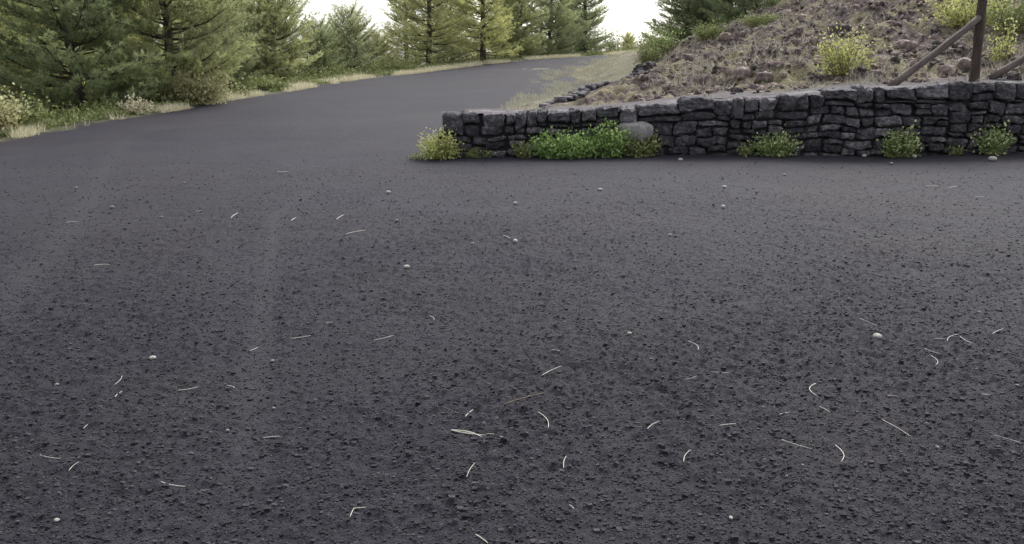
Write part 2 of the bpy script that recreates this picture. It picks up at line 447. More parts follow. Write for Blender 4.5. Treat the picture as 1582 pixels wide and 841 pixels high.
wall = empty('dry_stone_wall', (WB0[0], wy(WB0[0]), 0), 'long dry stone retaining wall of dark basalt blocks holding back the rubble slope', 'stone wall')
def wall_place(v):
    o = v.copy(); tz = np.clip(v[:, 2]/wtop(v[:, 0]), 0, 1); wz = tz*(1-tz)*4
    o[:, 2] += wz*fbm(v[:, 0], v[:, 2]*.8, 1.3, 2, 301)*.10; o[:, 0] += fbm(v[:, 0]*.8, v[:, 2], 2.2, 2, 311)*.10
    o[:, 1] = wy(v[:, 0]) + v[:, 1]; return o
x0 = P(682, 200, wy(WB0[0]))[0]; x1 = 17.0
g = Geo(); BL = P(985, 200, WB0[1])
# coping course
u = x0; cop = []
while u < x1:
    w = random.choice((.2, .28, .35, .45, .55))*random.uniform(.85, 1.2)*(.75 if u < 1.7 else 1) if u > x0+.3 else .34
    cop.append((u, u+w)); u += w
copez = {}
def cope_h(um): return .20+.09*min(1, max(0, (um-1.6)/2)) + .03*math.sin(um*7)
for (a, b) in cop:
    m = (a+b)/2; T = float(wtop(m)); ch = cope_h(m)*random.uniform(.7, 1.2); T += random.uniform(-.045, .02)
    if a == x0: ch = .34
    wall_stone(g, a, b, T-ch, T+random.uniform(-.02, .015), -.02, .34, random.uniform(.25, .95), wall_place, 8, 7.5, .013, .032)
    copez[(a, b)] = T-ch
# lower courses, block by block below runs of coping
k = 0
while k < len(cop):
    j = min(len(cop), k+random.choice((3, 4, 5)))
    a, b = cop[k][0], cop[j-1][1]
    top = min(copez[c] for c in cop[k:j])
    rects = []; split_rect(a, b, -.06, top, rects, .50, .20)
    for (p0, p1, q0, q1) in rects:
        if abs((p0+p1)/2-BL[0]) < .22 and q1 < float(wtop(BL[0]))-.2 and q0 > .25: continue
        wall_stone(g, p0, p1, q0, q1, random.uniform(-.02, .03), .3, random.choice((random.uniform(0, .5), random.uniform(.2, .9))), wall_place, 8, 6.5, .014, .024)
    for c in cop[k:j]:
        if copez[c]-top > .02:
            wall_stone(g, c[0], c[1], top, copez[c], 0, .3, random.uniform(0, .5), wall_place, 4, 4, .004, .008)
    k = j
WL = (WB0[0], wy(WB0[0]), 0)
def par(o, e):   # vertices were built in world space
    o.location = tuple(-np.array(e.location)); return o
par(g.build('stonework', M_WALL, wall, smooth=False), wall)
g = Geo()
cu = np.linspace(x0+.12, x1, 60)
for s0, s1 in zip(cu[:-1], cu[1:]):
    t0, t1 = float(wtop(s0))-.09, float(wtop(s1))-.09
    v = [(s0, wy(s0)+.10, -.1), (s1, wy(s1)+.10, -.1), (s1, wy(s1)+.10, t1), (s0, wy(s0)+.10, t0), (s1, wy(s1)+.33, t1), (s0, wy(s0)+.33, t0), (s0, wy(s0)+.33, -.1), (s1, wy(s1)+.33, -.1)]
    g.add(v, None, [(0, 1, 2, 3), (3, 2, 4, 5), (0, 3, 5, 6), (7, 4, 2, 1), (6, 5, 4, 7)])
par(g.build('rubble_core', M_CORE, wall), wall)
# mortared ash cap behind the front stones
g = Geo(); un = np.linspace(x0+.15, x1, 260); wn_ = np.linspace(.12, .62, 12)
U, V = np.meshgrid(un, wn_); T = wtop(U)-.03+fbm(U, V, 5, 3, 4)*.03; T = np.where(V > .5, T-.03, T); T = np.where(V < .2, T-.03, T)
g.add(np.stack([U, wy(U)+V, T], -1), None, grid_faces(260, 12))
par(g.build('cap', M_LEDGE, wall, smooth=True), wall)
# pale boulder set in the wall
q, f = rounded(8, 2.6)
v = q*np.array([.29, .17, .19]); v[:, 2] = np.where(v[:, 2] > .05, .05+(v[:, 2]-.05)*.6, v[:, 2])
v = v+noise3(v, 9, 3)[:, None]*q*.02 + np.array([BL[0], wy(BL[0])-.01, P(985, 203, BL[1])[2]])
g = Geo(); g.add(v, None, f, .6); b_ = par(g.build('boulder', M_BOULDER, wall, smooth=True), wall)
b_['label'] = 'pale grey rounded boulder set among the dark blocks'

# loose stone builder (object origin at the stone's base)
def rock(name, loc, size, mat, seed, n=4, p=2.6, rough=.18, tint=.5, flat=.7, rz=0):
    q, f = rounded(n, p); o = np.array([seed*3.1, seed*1.7, seed*.9])
    v = q*(1+rough*noise3(q+o, 2.3, seed)[:, None]+rough*.4*noise3(q+o, 6, seed+3)[:, None])
    v = v*np.array([size, size*random.uniform(.65, .95), size*flat])
    g = Geo(); g.add(v, None, f, tint); ob = g.build(name, mat, smooth=n > 3)
    ob.location = loc; ob.rotation_euler = (0, 0, rz); return ob

# low edging of dark stones, second tier
a = P(835, 161, 17); c = P(985, 111, 28.5)
g = Geo(); t = 0; eo = a.copy()
Ltot = np.linalg.norm(c-a)
for row in (0, 1):
    s_ = 0 if row == 0 else .5
    while s_ < Ltot:
        w = random.uniform(.14, .34); tt = (s_+w/2)/Ltot
        pos = a+(c-a)*tt
        off = row*.28 + .08*math.sin(s_*1.3)
        nx, ny = (c-a)[1]/Ltot, -(c-a)[0]/Ltot
        off += random.uniform(-.09, .09); x_, y_ = pos[0]+nx*off, pos[1]+ny*off
        z_ = float(hz(x_, y_))+row*.05
        q, f = rounded(4, 5); v = q*np.array([w*.5, .11, random.uniform(.035, .065)])
        v = v+noise3(v+s_*3, 9, 2)[:, None]*q*.03
        al = math.atan2((c-a)[1], (c-a)[0])+random.uniform(-.2, .2)
        ca, sa = math.cos(al), math.sin(al)
        v = np.stack([v[:, 0]*ca-v[:, 1]*sa, v[:, 0]*sa+v[:, 1]*ca, v[:, 2]], -1)+np.array([x_, y_, z_+.02])
        g.add(v, None, f, random.uniform(.1, .9)); s_ += w*random.uniform(1.0, 1.7)
tag(g.build('stone_edging', M_WALL, smooth=True, loc=a), 'low edging of small dark stones climbing away behind the wall beside the dry grass', 'stone edging')

# rubble scattered on the slope (uncountable)
g = Geo(); q2, f2 = rounded(3, 2.4)
cnt = 0
while cnt < 3600:
    px = random.uniform(985, 1700); d = random.uniform(13.8, 30); x = P(px, 80, d)[0]
    ash, dry = hill_masks(np.array([x]), np.array([d])); e, _ = edging_d(x, d)
    if e < .15 or (ash[0] > .5 and random.random() < .85): continue
    if d-wy(x) < .7: continue
    sz = random.choice((.02, .03, .03, .04, .05, .06, .08))*random.uniform(.8, 1.4)
    if vnoise(np.array([x*.8]), np.array([d*.8]), 5)[0] < -.05 and random.random() < .6: continue
    v = q2*(1+.5*noise3(q2+cnt, 2.5, cnt % 24)[:, None])*np.array([1, random.uniform(.6, 1), random.uniform(.5, .9)])*sz
    al = random.uniform(0, 6.28); ca, sa = math.cos(al), math.sin(al)
    v = np.stack([v[:, 0]*ca-v[:, 1]*sa, v[:, 0]*sa+v[:, 1]*ca, v[:, 2]], -1)
    g.add(v+np.array([x, d, float(hz(x, d))+sz*.25]), None, f2, random.random()); cnt += 1
tag(g.build('scoria_rubble', M_SCORIA, smooth=False), 'reddish brown volcanic rubble strewn over the slope behind the wall', 'rubble', kind='stuff')

def on_hill(px, py):
    r = ray(px, py); t = np.linspace(11, 60, 3000); pts = np.array([r*k for k in t]); pts[:, 2] += CAMZ
    h = hz(pts[:, 0], pts[:, 1]); k = int(np.argmax(pts[:, 2] <= h)); return np.array([pts[k, 0], pts[k, 1], h[k]])
for i, (px, py, sz, tn, lab) in enumerate([
    (1297, 48, .26, .1, 'dark hollow topped rock above the yellow green shrub on the slope'),
    (1003, 106, .30, .0, 'dark brown lump of scoria under the olive bush at the slope foot'),
    (1148, 118, .20, .8, 'pale lichened rock low on the slope right of the dry grass patch'),
    (1180, 122, .18, .6, 'squat brown rock just above the wall cap near its middle'),
    (1215, 22, .20, 1., 'pale rock standing on the skyline of the slope'),
    (1240, 30, .18, .9, 'second pale rock on the skyline, right of the upright one'),
    (1400, 75, .22, .7, 'pinkish rock halfway up the slope between shrub and leaning brace'),
    (1490, 105, .24, .8, 'pale pink rock at the foot of the dark fence post'),
    (1460, 112, .17, .9, 'small pale rock left of the fence post behind the wall'),
    (1120, 60, .20, .9, 'pale knobbly rock near the top of the slope at its left part'),
    (1062, 92, .18, .7, 'reddish rock on the left shoulder of the slope'),
    (1325, 5, .22, 1., 'pale grey slab at the upper edge of the slope above the shrub'),
    (1355, 118, .15, .6, 'small brown rock right behind the wall left of the leaning brace')]):
    p = on_hill(px, py)
    tag(rock('rock', (p[0], p[1], p[2]+sz*.1), sz*.85, M_SCORIA, i+2, 6, 3.4, .34, tn, .7, i*1.1), lab, 'rock', 'larger rocks on the slope')

# ------------------------------------------------------------ fence
fb = on_hill(1506, 118)
fy = wy(fb[0])+.75; base = P(1506, 112, fy); top = P(1524, -40, fy+.02)
fence = empty('wooden_fence', tuple(base), 'rustic wooden fence of dark posts and leaning pole braces above the wall', 'fence')
def pole(name, pts, r0, r1, mat, n=10, lab=None):
    pts = np.array(pts, float); m = 9; t = np.linspace(0, 1, m)[:, None]
    pp = pts[0]*(1-t)+pts[1]*t; L_ = np.linalg.norm(pts[1]-pts[0])
    ax = (pts[1]-pts[0])/L_
    wob = np.stack([np.sin(t[:, 0]*5+L_), np.cos(t[:, 0]*4), 0*t[:, 0]], -1)*.012
    g = Geo(); mid = pp[0]
    # build along local z so the grain follows the pole
    loc = np.stack([wob[:, 0], wob[:, 1], t[:, 0]*L_], -1)
    tube(g, loc, np.linspace(r0, r1, m)*(1+.06*np.sin(t[:, 0]*13)), n)
    o = g.build(name, mat, fence, smooth=True)
    o.rotation_euler = Vector(ax).to_track_quat('Z', 'Y').to_euler(); o.location = Vector(mid)-Vector(base)
    return o
pole('post', [base-np.array([0, 0, .4]), top], .082, .074, M_POST)
pole('brace', [P(1376, 136, wy(P(1376, 130, 13)[0])+.62), P(1513, 27, fy-.02)], .062, .055, M_RAIL)
b2 = P(1700, 100, fy+.4); t2 = P(1722, -40, fy+.42)
pole('post', [b2-np.array([0, 0, .5]), t2], .08, .072, M_POST)
pole('brace', [P(1532, 122, fy+.1), P(1712, 10, fy+.38)], .062, .055, M_RAIL)

# ------------------------------------------------------------ vegetation
def tris_from(c, ax, side, ln, wd):
    """thin triangles: base at c +- side*wd, tip at c+ax*ln"""
    a = c-side*wd[:, None]; b = c+side*wd[:, None]; t = c+ax*ln[:, None]
    return np.stack([a, b, t], 1).reshape(-1, 3)
def unit(v): return v/(np.linalg.norm(v, axis=-1, keepdims=True)+1e-9)
def tufts(g, cen, axis, n, ln, wd, spread, tint):
    """needle brushes"""
    m = len(cen); ax = unit(axis)[:, None]+rng.normal(size=(m, n, 3))*spread
    ax = unit(ax).reshape(-1, 3); c = np.repeat(cen, n, 0)
    side = unit(np.cross(ax, rng.normal(size=ax.shape)))
    L_ = ln*rng.uniform(.7, 1.15, len(c)); W_ = np.full(len(c), wd)
    v = tris_from(c, ax, side, L_, W_)
    g.add(v, np.arange(len(v)).reshape(-1, 3), None, np.repeat(np.repeat(tint, n)+rng.normal(size=len(c))*.06, 3))
def make_pine(H, wid, bare, seed, dens=1.0, dead=0.0, nlen=.15, name='pine_tree', prof=.6):
    random.seed(seed); gT = Geo(); gB = Geo(); gF = Geo()
    m = 12; t = np.linspace(0, 1, m); bend = random.uniform(-.1, .1)
    tp = np.stack([bend*np.sin(t*3)*H*.2, .03*np.sin(t*5+seed)*H*.3, t*H-.25], -1)
    tr_ = np.interp(t, [0, .08, 1], [.021*H+.03, .016*H+.02, .012])
    tube(gT, tp, tr_, 9)
    def tpos(z): return np.array([np.interp(z, tp[:, 2], tp[:, k]) for k in range(3)])
    z = bare; cen = []; axs = []; tin = []
    while z < H-.35:
        rel = (z-bare)/(H-bare); L0 = wid*(1-rel)**prof*(.75+.25*min(1, rel*6+.3))
        nb = random.choice((5, 6, 6, 7)); a0 = random.uniform(0, 6.28)
        for k in range(nb):
            al = a0+k*2*math.pi/nb+random.uniform(-.35, .35); L_ = max(.2, L0*random.uniform(.6, 1.15))
            el = np.interp(rel, [0, .5, 1], [.02, .35, 1.0])+random.uniform(-.12, .15)
            zz = z+random.uniform(-.12, .12); b = tpos(zz)
            d = np.array([math.cos(al)*math.cos(el), math.sin(al)*math.cos(el), math.sin(el)])
            s = np.linspace(0, 1, 6)[:, None]
            pts = b+d*L_*s+np.array([0, 0, 1])*(.22*L_*s**2.2-.05*L_*np.sin(s*3.1))
            tube(gB, pts, np.linspace(.010+.011*L_, .005, 6), 4, cap=False)
            btint = min(1, max(0, .42+random.gauss(0, .22)))
            nt_ = int(np.clip(L_*9.5*dens, 4, 26))
            for q_ in range(nt_):
                u = .12+.88*(q_+random.random())/nt_
                bp = np.array([np.interp(u, s[:, 0], pts[:, i]) for i in range(3)])
                sg = 1 if q_ % 2 else -1; ang = sg*random.uniform(.5, 1.0)
                dh = np.array([d[0]*math.cos(ang)-d[1]*math.sin(ang), d[0]*math.sin(ang)+d[1]*math.cos(ang), d[2]+random.uniform(.0, .35)])
                tl = L_*.44*(1.15-u*.75)*random.uniform(.7, 1.2)+.08
                e = bp+dh*tl
                if q_ % 2 == 0: tube(gB, [bp, (bp+e)/2+np.array([0, 0, -.01]), e], [.006, .005, .003], 3, cap=False)
                ns = max(3, int(tl/.075))
                ss = (np.arange(ns)+.6)/ns; ss = ss[ss > .2]
                pc = bp+dh*tl*ss[:, None]+rng.normal(size=(len(ss), 3))*.02
                cen.append(pc); ax = np.tile(dh*.8+np.array([0, 0, .6]), (len(ss), 1)); axs.append(ax)
                tin.append(np.clip(btint+ss*.18-.05+rng.normal(size=len(ss))*.08, 0, 1))
        z += random.uniform(.20, .32)*(H/6.5)**.5
    # leader
    cen.append(np.array([tpos(H-.3-k*.07) for k in range(6)])); axs.append(np.tile([0, 0, 1.], (6, 1))); tin.append(np.full(6, .6))
    tufts(gF, np.concatenate(cen), np.concatenate(axs), 10, nlen, .0080, .6, np.concatenate(tin))
    r = bpy.data.objects.new(name, None); COL.objects.link(r); r.empty_display_size = .3
    gT.build('trunk', M_BARK, r, smooth=True); gB.build('branches', M_BARK, r); gF.build('crown', M_PINE, r)
    return r
protos = {
    'A': make_pine(7.2, 2.5, .15, 1, 1.1), 'B': make_pine(6.6, 2.3, .1, 2, 1.2),
    'C': make_pine(8.0, 2.3, .5, 3, .8), 'D': make_pine(3.5, 1.85, .12, 4, 1.3, nlen=.13, prof=.42), 'E': make_pine(7.5, 1.9, .4, 5, .9),
}
used = set()
def pine(px, d, sc, kind, col, label, hill=False, dz=0, rz=None):
    x = P(px, 100, d)[0]; z = float(hz(x, d)) if hill else (float(gz(x, d)) if px < 940 else float(max(gz(x, d), hz(x, d))))
    pr = protos[kind]
    if kind in used: o = copy_tree(pr)
    else: o = pr; used.add(kind)
    o.location = (x, d, z+dz); o.rotation_euler = (0, 0, random.uniform(0, 6.28) if rz is None else rz)
    o.scale = (sc, sc, sc)
    for ch in o.children: ch.color = (*col, 1)
    return tag(o, label, 'pine tree', 'pine trees around the ash road')
random.seed(21)
DK = (1.25, 1.32, 1.12); MID = (1.65, 1.6, 1.28); LT = (2.1, 1.98, 1.4); OL = (1.95, 1.83, 1.42); GR = (1.65, 1.62, 1.45); BL_ = (1.2, 1.3, 1.15)
T = [
 (-75, 20.5, 1.0, 'A', MID, 'pine cut off by the left edge of the picture, nearest of the roadside row', False),
 (18, 24.5, 1.0, 'B', LT, 'light green pine at the far left behind the tan roadside brush', False),
 (118, 20.5, 1.0, 'B', DK, 'dark bluish green pine with branches to the ground, second from the left', False),
 (262, 22.5, 1.0, 'A', MID, 'broad mid green pine just left of the tan brush by the road', False),
 (348, 28.5, .85, 'E', GR, 'grey green pine behind the tan roadside brush', False),
 (425, 30.5, 1.02, 'D', MID, 'rounded pine whose top just reaches the upper edge left of the sky gap', False),
 (385, 34, 1.15, 'D', GR, 'paler pine standing half hidden behind the rounded one', False),
 (493, 33.5, .62, 'D', DK, 'slim dark little pine between two rounder ones', False),
 (540, 36, .80, 'D', GR, 'small round topped pine alone under the open sky', False),
 (583, 39, .55, 'D', OL, 'low yellowish pine in the dip left of the tall group', False),
 (628, 44, .95, 'E', OL, 'tall see-through pine at the left flank of the tall group', False),
 (662, 40, .95, 'C', OL, 'tall olive pine beside the road right of the sky gap', False),
 (746, 42, 1.0, 'C', LT, 'tall yellow green pine with a clearly visible dark straight trunk', False),
 (700, 48, 1.0, 'A', OL, 'olive pine filling the gap left of the dark straight trunk', False),
 (800, 46, .85, 'B', MID, 'dense green pine right of the dark straight trunk', False),
 (850, 49, .9, 'A', GR, 'grey green pine in the middle of the dense roadside group', False),
 (903, 52, 1.0, 'E', DK, 'dark ragged pine at the right end of the roadside group', False),
 (880, 57, 1.0, 'B', BL_, 'dark pine behind the right end of the roadside group', False),
 (778, 56, 1.0, 'A', OL, 'pale olive pine showing between the straight trunk and the dense group', False),
 (70, 31, 1.0, 'A', OL, 'pale backlit pine between the first two pines on the left', False),
 (190, 30, 1.05, 'B', LT, 'light green pine behind and between the dark one and the broad one', False),
 (300, 38, 1.1, 'A', MID, 'pine top behind the broad pine, third row back', False),
 (-30, 34, 1.1, 'B', LT, 'backlit pine at the far left corner, second row', False),
 (520, 48, .65, 'D', GR, 'faint distant pine low behind the small round topped one', False),
 (1062, 35, .85, 'B', DK, 'dark pine on the skyline right of the far end of the road', True),
 (1125, 34, .8, 'A', BL_, 'dark green pine behind the slope, middle of the three', True),
 (1160, 32, .8, 'B', DK, 'dark pine low on the ridge between the middle and the greyish pine', True),
 (1092, 38, .95, 'B', DK, 'dark pine behind the gap of the first two skyline pines', True),
 (1240, 36, .9, 'B', BL_, 'dark pine cut by the upper edge right above the slope', True),
 (1195, 36, .85, 'E', GR, 'greyish pine behind the slope, rightmost of the three', True),
]
for (px, d, sc, k, col, lab, hill) in T:
    pine(px, d, sc, k, col, lab, hill, dz=-.35 if hill else 0)
pine(970, 60, .38, 'D', LT, 'tiny faraway tree standing alone in the gap at the end of the road')

def shrub(name, loc, w, dpt, h, n, leaf, mat, label, cat, group=None, stems=14, up=.9, wd=.42, loose=.26, tint=(.5, .22), petiole=True):
    """stems fan out of the base, leaves along them"""
    g = Geo(); gs = Geo(); cen = []; ax = []
    per = max(4, n//stems)
    for k in range(stems):
        al = random.uniform(0, 6.28); rr = math.sqrt(random.random())
        tip = np.array([math.cos(al)*rr*w, math.sin(al)*rr*dpt, h*up*(1-.45*rr*rr)*random.uniform(.4, 1.25)])
        b = np.array([tip[0]*.35, tip[1]*.35, -.03])
        t = np.linspace(0, 1, 5)[:, None]; pts = b+(tip-b)*t+np.array([0, 0, 1])*np.sin(t*3.1)*.12*h
        tube(gs, pts, np.linspace(.006, .0025, 5)*(h/.35)**.5, 4, cap=False)
        u = rng.uniform(.12, 1.02, per); pc = np.stack([np.interp(u, t[:, 0], pts[:, i]) for i in range(3)], -1)
        pc += rng.normal(size=pc.shape)*loose*np.array([w, dpt, h])*.6
        pc[:, 2] = np.maximum(pc[:, 2], .01); cen.append(pc)
        ax.append(unit(np.array([tip[0]/w, tip[1]/dpt, .7])+rng.normal(size=pc.shape)*.7))
    cen = np.concatenate(cen); ax = np.concatenate(ax); m = len(cen)
    side = unit(np.cross(ax, rng.normal(size=ax.shape))); L_ = leaf*rng.uniform(.5, 1.25, m)[:, None]
    nrm = np.cross(ax, side)
    a = cen; b = cen+ax*L_*.5+side*L_*wd+nrm*L_*.06; c = cen+ax*L_; d = cen+ax*L_*.5-side*L_*wd+nrm*L_*.06
    v = np.stack([a, b, c, d], 1).reshape(-1, 3)
    ti = np.clip(tint[0]+rng.normal(size=m)*tint[1]+(cen[:, 2]/h-.5)*.15, 0, 1)
    g.add(v, None, np.arange(4*m).reshape(-1, 4), np.repeat(ti, 4))
    r = empty(name, tuple(loc), label, cat, group)
    g.build('foliage', mat, r); gs.build('stems', M_STEM, r)
    return r
def at_wall(px, off=-.12):
    x = P(px, 240, wy(0)+off)[0]; y = wy(x)+off; return np.array([x, y, float(gz(x, y))])
GW = 'plants growing at the foot of the wall'
random.seed(5)
pl = [
 (676, -.10, .30, .24, .42, 1500, .040, M_YEL, 'rounded yellow green bush at the left end of the wall'),
 (645, -.15, .12, .10, .12, 160, .03, M_OLIVE, 'tiny pale tuft on the ash left of the yellow green bush'),
 (740, -.08, .22, .10, .17, 260, .035, M_OLIVE, 'sparse greyish weed right of the yellow green bush'),
 (810, -.12, .16, .14, .24, 380, .04, M_OLIVE, 'grey green straggly plant at the left edge of the bright green patch'),
 (868, -.16, .52, .24, .38, 2900, .048, M_LIME, 'widest bright green bush against the wall'),
 (940, -.12, .30, .22, .50, 1800, .050, M_LIME, 'taller bright green bush climbing beside the pale boulder'),
 (992, -.15, .32, .20, .33, 1100, .042, M_OLIVE, 'olive brown plant below the pale boulder'),
 (1010, -.05, .12, .1, .42, 220, .04, M_OLIVE, 'thin yellowish sprig right of the pale boulder'),
 (1155, -.08, .16, .12, .22, 260, .035, M_OLIVE, 'small greyish weed left of the dark green wall plant'),
 (1205, -.12, .38, .18, .36, 1300, .042, M_DGREEN, 'dark green plant with pale leaf tips at the middle of the wall'),
 (1412, -.12, .33, .20, .42, 1300, .044, M_DGREEN, 'loose plant with pale leaf tips below the leaning brace'),
 (1512, -.06, .22, .10, .15, 220, .035, M_OLIVE, 'low straggly weed between the two right hand wall plants'),
 (1572, -.12, .30, .20, .42, 1100, .044, M_DGREEN, 'leafy plant cut by the right edge of the picture at the wall'),
]
for (px, off, w, dp, h, n, lf, mt, lab) in pl:
    shrub('wall_plant', at_wall(px, off), w*1.1, dp*1.15, h*1.05, int(n*1.05), lf*1.1, mt, lab, 'plant', GW, stems=max(8, n//45), tint=(.5, .3))
# a tall thin shoot on two of them is part of the picture's outline
p = on_hill(1302, 118); p = on_hill(1302, 116)
shrub('hill_shrub', p, .55, .42, .78, 1500, .05, M_YEL, 'yellow green broom shrub growing on the slope above the wall', 'shrub', stems=40)
p = on_hill(1548, 95)
shrub('stalky_shrub', p, .32, .28, .62, 420, .05, M_YEL, 'bright shrub with upright pale stalks right of the fence post', 'shrub', stems=16, up=1.1)
p = on_hill(1500, 42)
shrub('hill_shrub', p, 1.0, .6, .75, 2600, .06, M_YEL, 'wide yellow green thicket behind the top of the fence post', 'shrub', stems=60)
p = on_hill(1572, 50)
shrub('hill_shrub', p, .7, .5, .8, 1800, .06, M_OLIVE, 'olive thicket in the upper right corner', 'shrub', stems=50)
p = on_hill(1002, 102)
shrub('hill_shrub', p, .55, .45, .75, 1500, .055, M_OLIVE, 'olive bush over dark scoria at the left foot of the slope', 'shrub', stems=40)
for px, py, w, h, mt, lab in [(1022, 82, .7, .8, M_DGREEN, 'grey green bush where the slope meets the skyline'),
                              (1095, 62, .6, .5, M_OLIVE, 'low grey bush high on the left shoulder of the slope'),
                              (1175, 40, .8, .4, M_OLIVE, 'dull heath bush on the ridge below the pines')]:
    p = on_hill(px, py); shrub('hill_shrub', p, w, w*.8, h, 1600, .06, mt, lab, 'shrub', stems=45)

for px, d, w, h, lab in [(948, 58, 1.1, 1.3, 'far pale green bush at the right foot of the dark roadside pines'),
                        (1003, 56, 1.2, 1.2, 'far green bush right of the tiny lone tree')]:
    x = P(px, 90, d)[0]
    shrub('far_bush', (x, d, float(max(gz(x, d), hz(x, d)))-.05), w, w, h, 900, .11, M_OLIVE, lab, 'bush', stems=30)

# roadside bushes on the left
for px, off, w, h, mt, n, lab in [(318, .35, .95, .95, M_BRUSH, 3800, 'tan dry brush between the broad pine and the rounded pine'),
                                  (222, .35, .40, .38, M_STRAW, 900, 'pale tuft of dry brush at the foot of the broad pine'),
                                  (12, .9, .8, .9, M_BRUSH, 2400, 'orange tan dry brush at the left edge of the picture'),
                                  (60, 1.0, .8, .6, M_OLIVE, 2000, 'low olive scrub beside the orange tan brush'),
                                  (445, .9, .8, .35, M_OLIVE, 1400, 'low olive scrub under the rounded pine'),
                                  (640, 1.2, 1.2, .6, M_OLIVE, 1800, 'low scrub at the foot of the tall see-through pine')]:
    py = float(np.interp(px, [q[0] for q in LE_px], [q[1] for q in LE_px])); q = G(px, py)
    x = q[0]-off*.8; y = q[1]+off*.6
    shrub('roadside_bush', (x, y, float(gz(x, y))-.02), w, w*.7, h, n, .07 if mt is not M_STRAW else .05, mt, lab, 'bush', 'bushes along the left road edge', stems=50)

# dry grass: uncountable
def blades(g, pts, ln, wd, lean, tint=.5):
    m = len(pts); ax = unit(np.array([0, 0, 1.])+rng.normal(size=(m, 3))*lean); ax[:, 2] = np.abs(ax[:, 2])
    side = unit(np.cross(ax, rng.normal(size=(m, 3)))); L_ = ln*rng.uniform(.45, 1.25, m)
    v = tris_from(pts, ax, side, L_, np.full(m, wd)); ti = np.clip(tint+rng.normal(size=m)*.25, 0, 1)
    g.add(v, np.arange(len(v)).reshape(-1, 3), None, np.repeat(ti, 3))
g = Geo()
dd = rng.uniform(9, 62, 60000); off = np.abs(rng.normal(size=60000))*.34-.10
xx = np.interp(dd, LEd, LEx)-off
dens = fbm(xx, dd, .9, 3, 15)+.04+sstep(20, 30, dd)*.12+rng.normal(size=60000)*.05
keep = (dens > 0.02)
xx, dd = xx[keep], dd[keep]
cl = rng.normal(size=(len(xx), 2))*.02
pts = np.stack([xx+cl[:, 0], dd+cl[:, 1], gz(xx, dd)-.01], -1)
blades(g, pts, .20, .006, .45, .6)
tag(g.build('dry_grass', M_STRAW), 'pale dry grass fringing the left edge of the ash road', 'grass', kind='stuff')
g = Geo(); m = 42000
dd = 12+46*rng.random(m)**1.3; L_ = .25+rng.exponential(1.5, m); xx = np.interp(dd, LEd, LEx)-L_
ok = (fbm(xx, dd, .8, 3, 61)+.25 > 0) & (L_ < 9); xx, dd, L_ = xx[ok], dd[ok], L_[ok]; m = len(xx)
hh = rng.random(m)*(.10+.30*sstep(.3, 1.6, L_))*(.7+fbm(xx, dd, .9, 2, 62)*1.2)
cen = np.stack([xx, dd, gz(xx, dd)+np.maximum(hh, 0)], -1); ax = unit(rng.normal(size=(m, 3))+np.array([0, 0, .7])); sd_ = unit(np.cross(ax, rng.normal(size=(m, 3))))
lf = rng.uniform(.04, .10, m)[:, None]
v = np.stack([cen, cen+ax*lf*.5+sd_*lf*.35, cen+ax*lf, cen+ax*lf*.5-sd_*lf*.35], 1).reshape(-1, 3)
g.add(v, None, np.arange(4*m).reshape(-1, 4), np.repeat(np.clip(.45+rng.normal(size=m)*.25, 0, 1), 4))
tag(g.build('undergrowth', M_OLIVE), 'low weedy undergrowth beneath the roadside pines', 'undergrowth', kind='stuff')
g = Geo(); m = 60000
dd = rng.uniform(16.5, 48, m); s_ = rng.uniform(.5, 3.2, m)-rng.random(m)*.9*sstep(24, 34, dd); xx = np.interp(dd, REd, REx)+s_
e, t = edging_d(xx, dd); ok = (e < .1) & (fbm(xx*1.4, dd*.45, 1.1, 3, 23) +rng.normal(size=m)*.10 > .12)
xx, dd = xx[ok], dd[ok]; z_ = np.maximum(hz(xx, dd), gz(xx, dd))
blades(g, np.stack([xx, dd, z_-.01], -1), .13, .006, .9, .6)
tag(g.build('dry_grass', M_GREY), 'pale dry grass on the verge between the road and the stone edging', 'grass', kind='stuff')
g = Geo(); m = 60000
px = rng.uniform(985, 1750, m); dd = rng.uniform(14, 34, m); xx = (px-CX)/F*dd*1.0
e, t = edging_d(xx, dd); ok = (e > .1) & (fbm(xx, dd, .9, 3, 44)+.12*sstep(9, 3, xx) > .06) & (dd-wy(xx) > .9)
xx, dd = xx[ok], dd[ok]
blades(g, np.stack([xx, dd, hz(xx, dd)-.01], -1), .15, .006, .8, .5)
tag(g.build('dry_grass', M_GREY), 'short straw coloured grass tufts on the rubble slope', 'grass', kind='stuff')

g = Geo()
for k in range(520):
    px = random.uniform(990, 1700); d = random.uniform(14.2, 29); x = P(px, 80, d)[0]
    e, _ = edging_d(x, d)
    if e < .3 or d-wy(x) < .9: continue
    if vnoise(np.array([x*.9]), np.array([d*.9]), 15)[0] < -.02: continue
    m = 26; w = random.uniform(.10, .28)
    o = rng.normal(size=(m, 2))*w; pts = np.stack([x+o[:, 0], d+o[:, 1], hz(x+o[:, 0], d+o[:, 1])], -1)
    ax = unit(np.array([0, 0, .5])+rng.normal(size=(m, 3))*.8); ax[:, 2] = abs(ax[:, 2])
    side = unit(np.cross(ax, rng.normal(size=(m, 3)))); v = tris_from(pts, ax, side, rng.uniform(.08, .26, m), np.full(m, .009))
    g.add(v, np.arange(len(v)).reshape(-1, 3), None, np.repeat(np.clip(random.uniform(.2, .8)+rng.normal(size=m)*.15, 0, 1), 3))
M_DEAD = mat_leaf('dead_brush', (.16, .12, .10), (.32, .27, .22), (.55, .49, .42), .2)
tag(g.build('dead_brush', M_DEAD), 'pale dead twiggy brush tangled over the rubble slope', 'dead brush', kind='stuff')

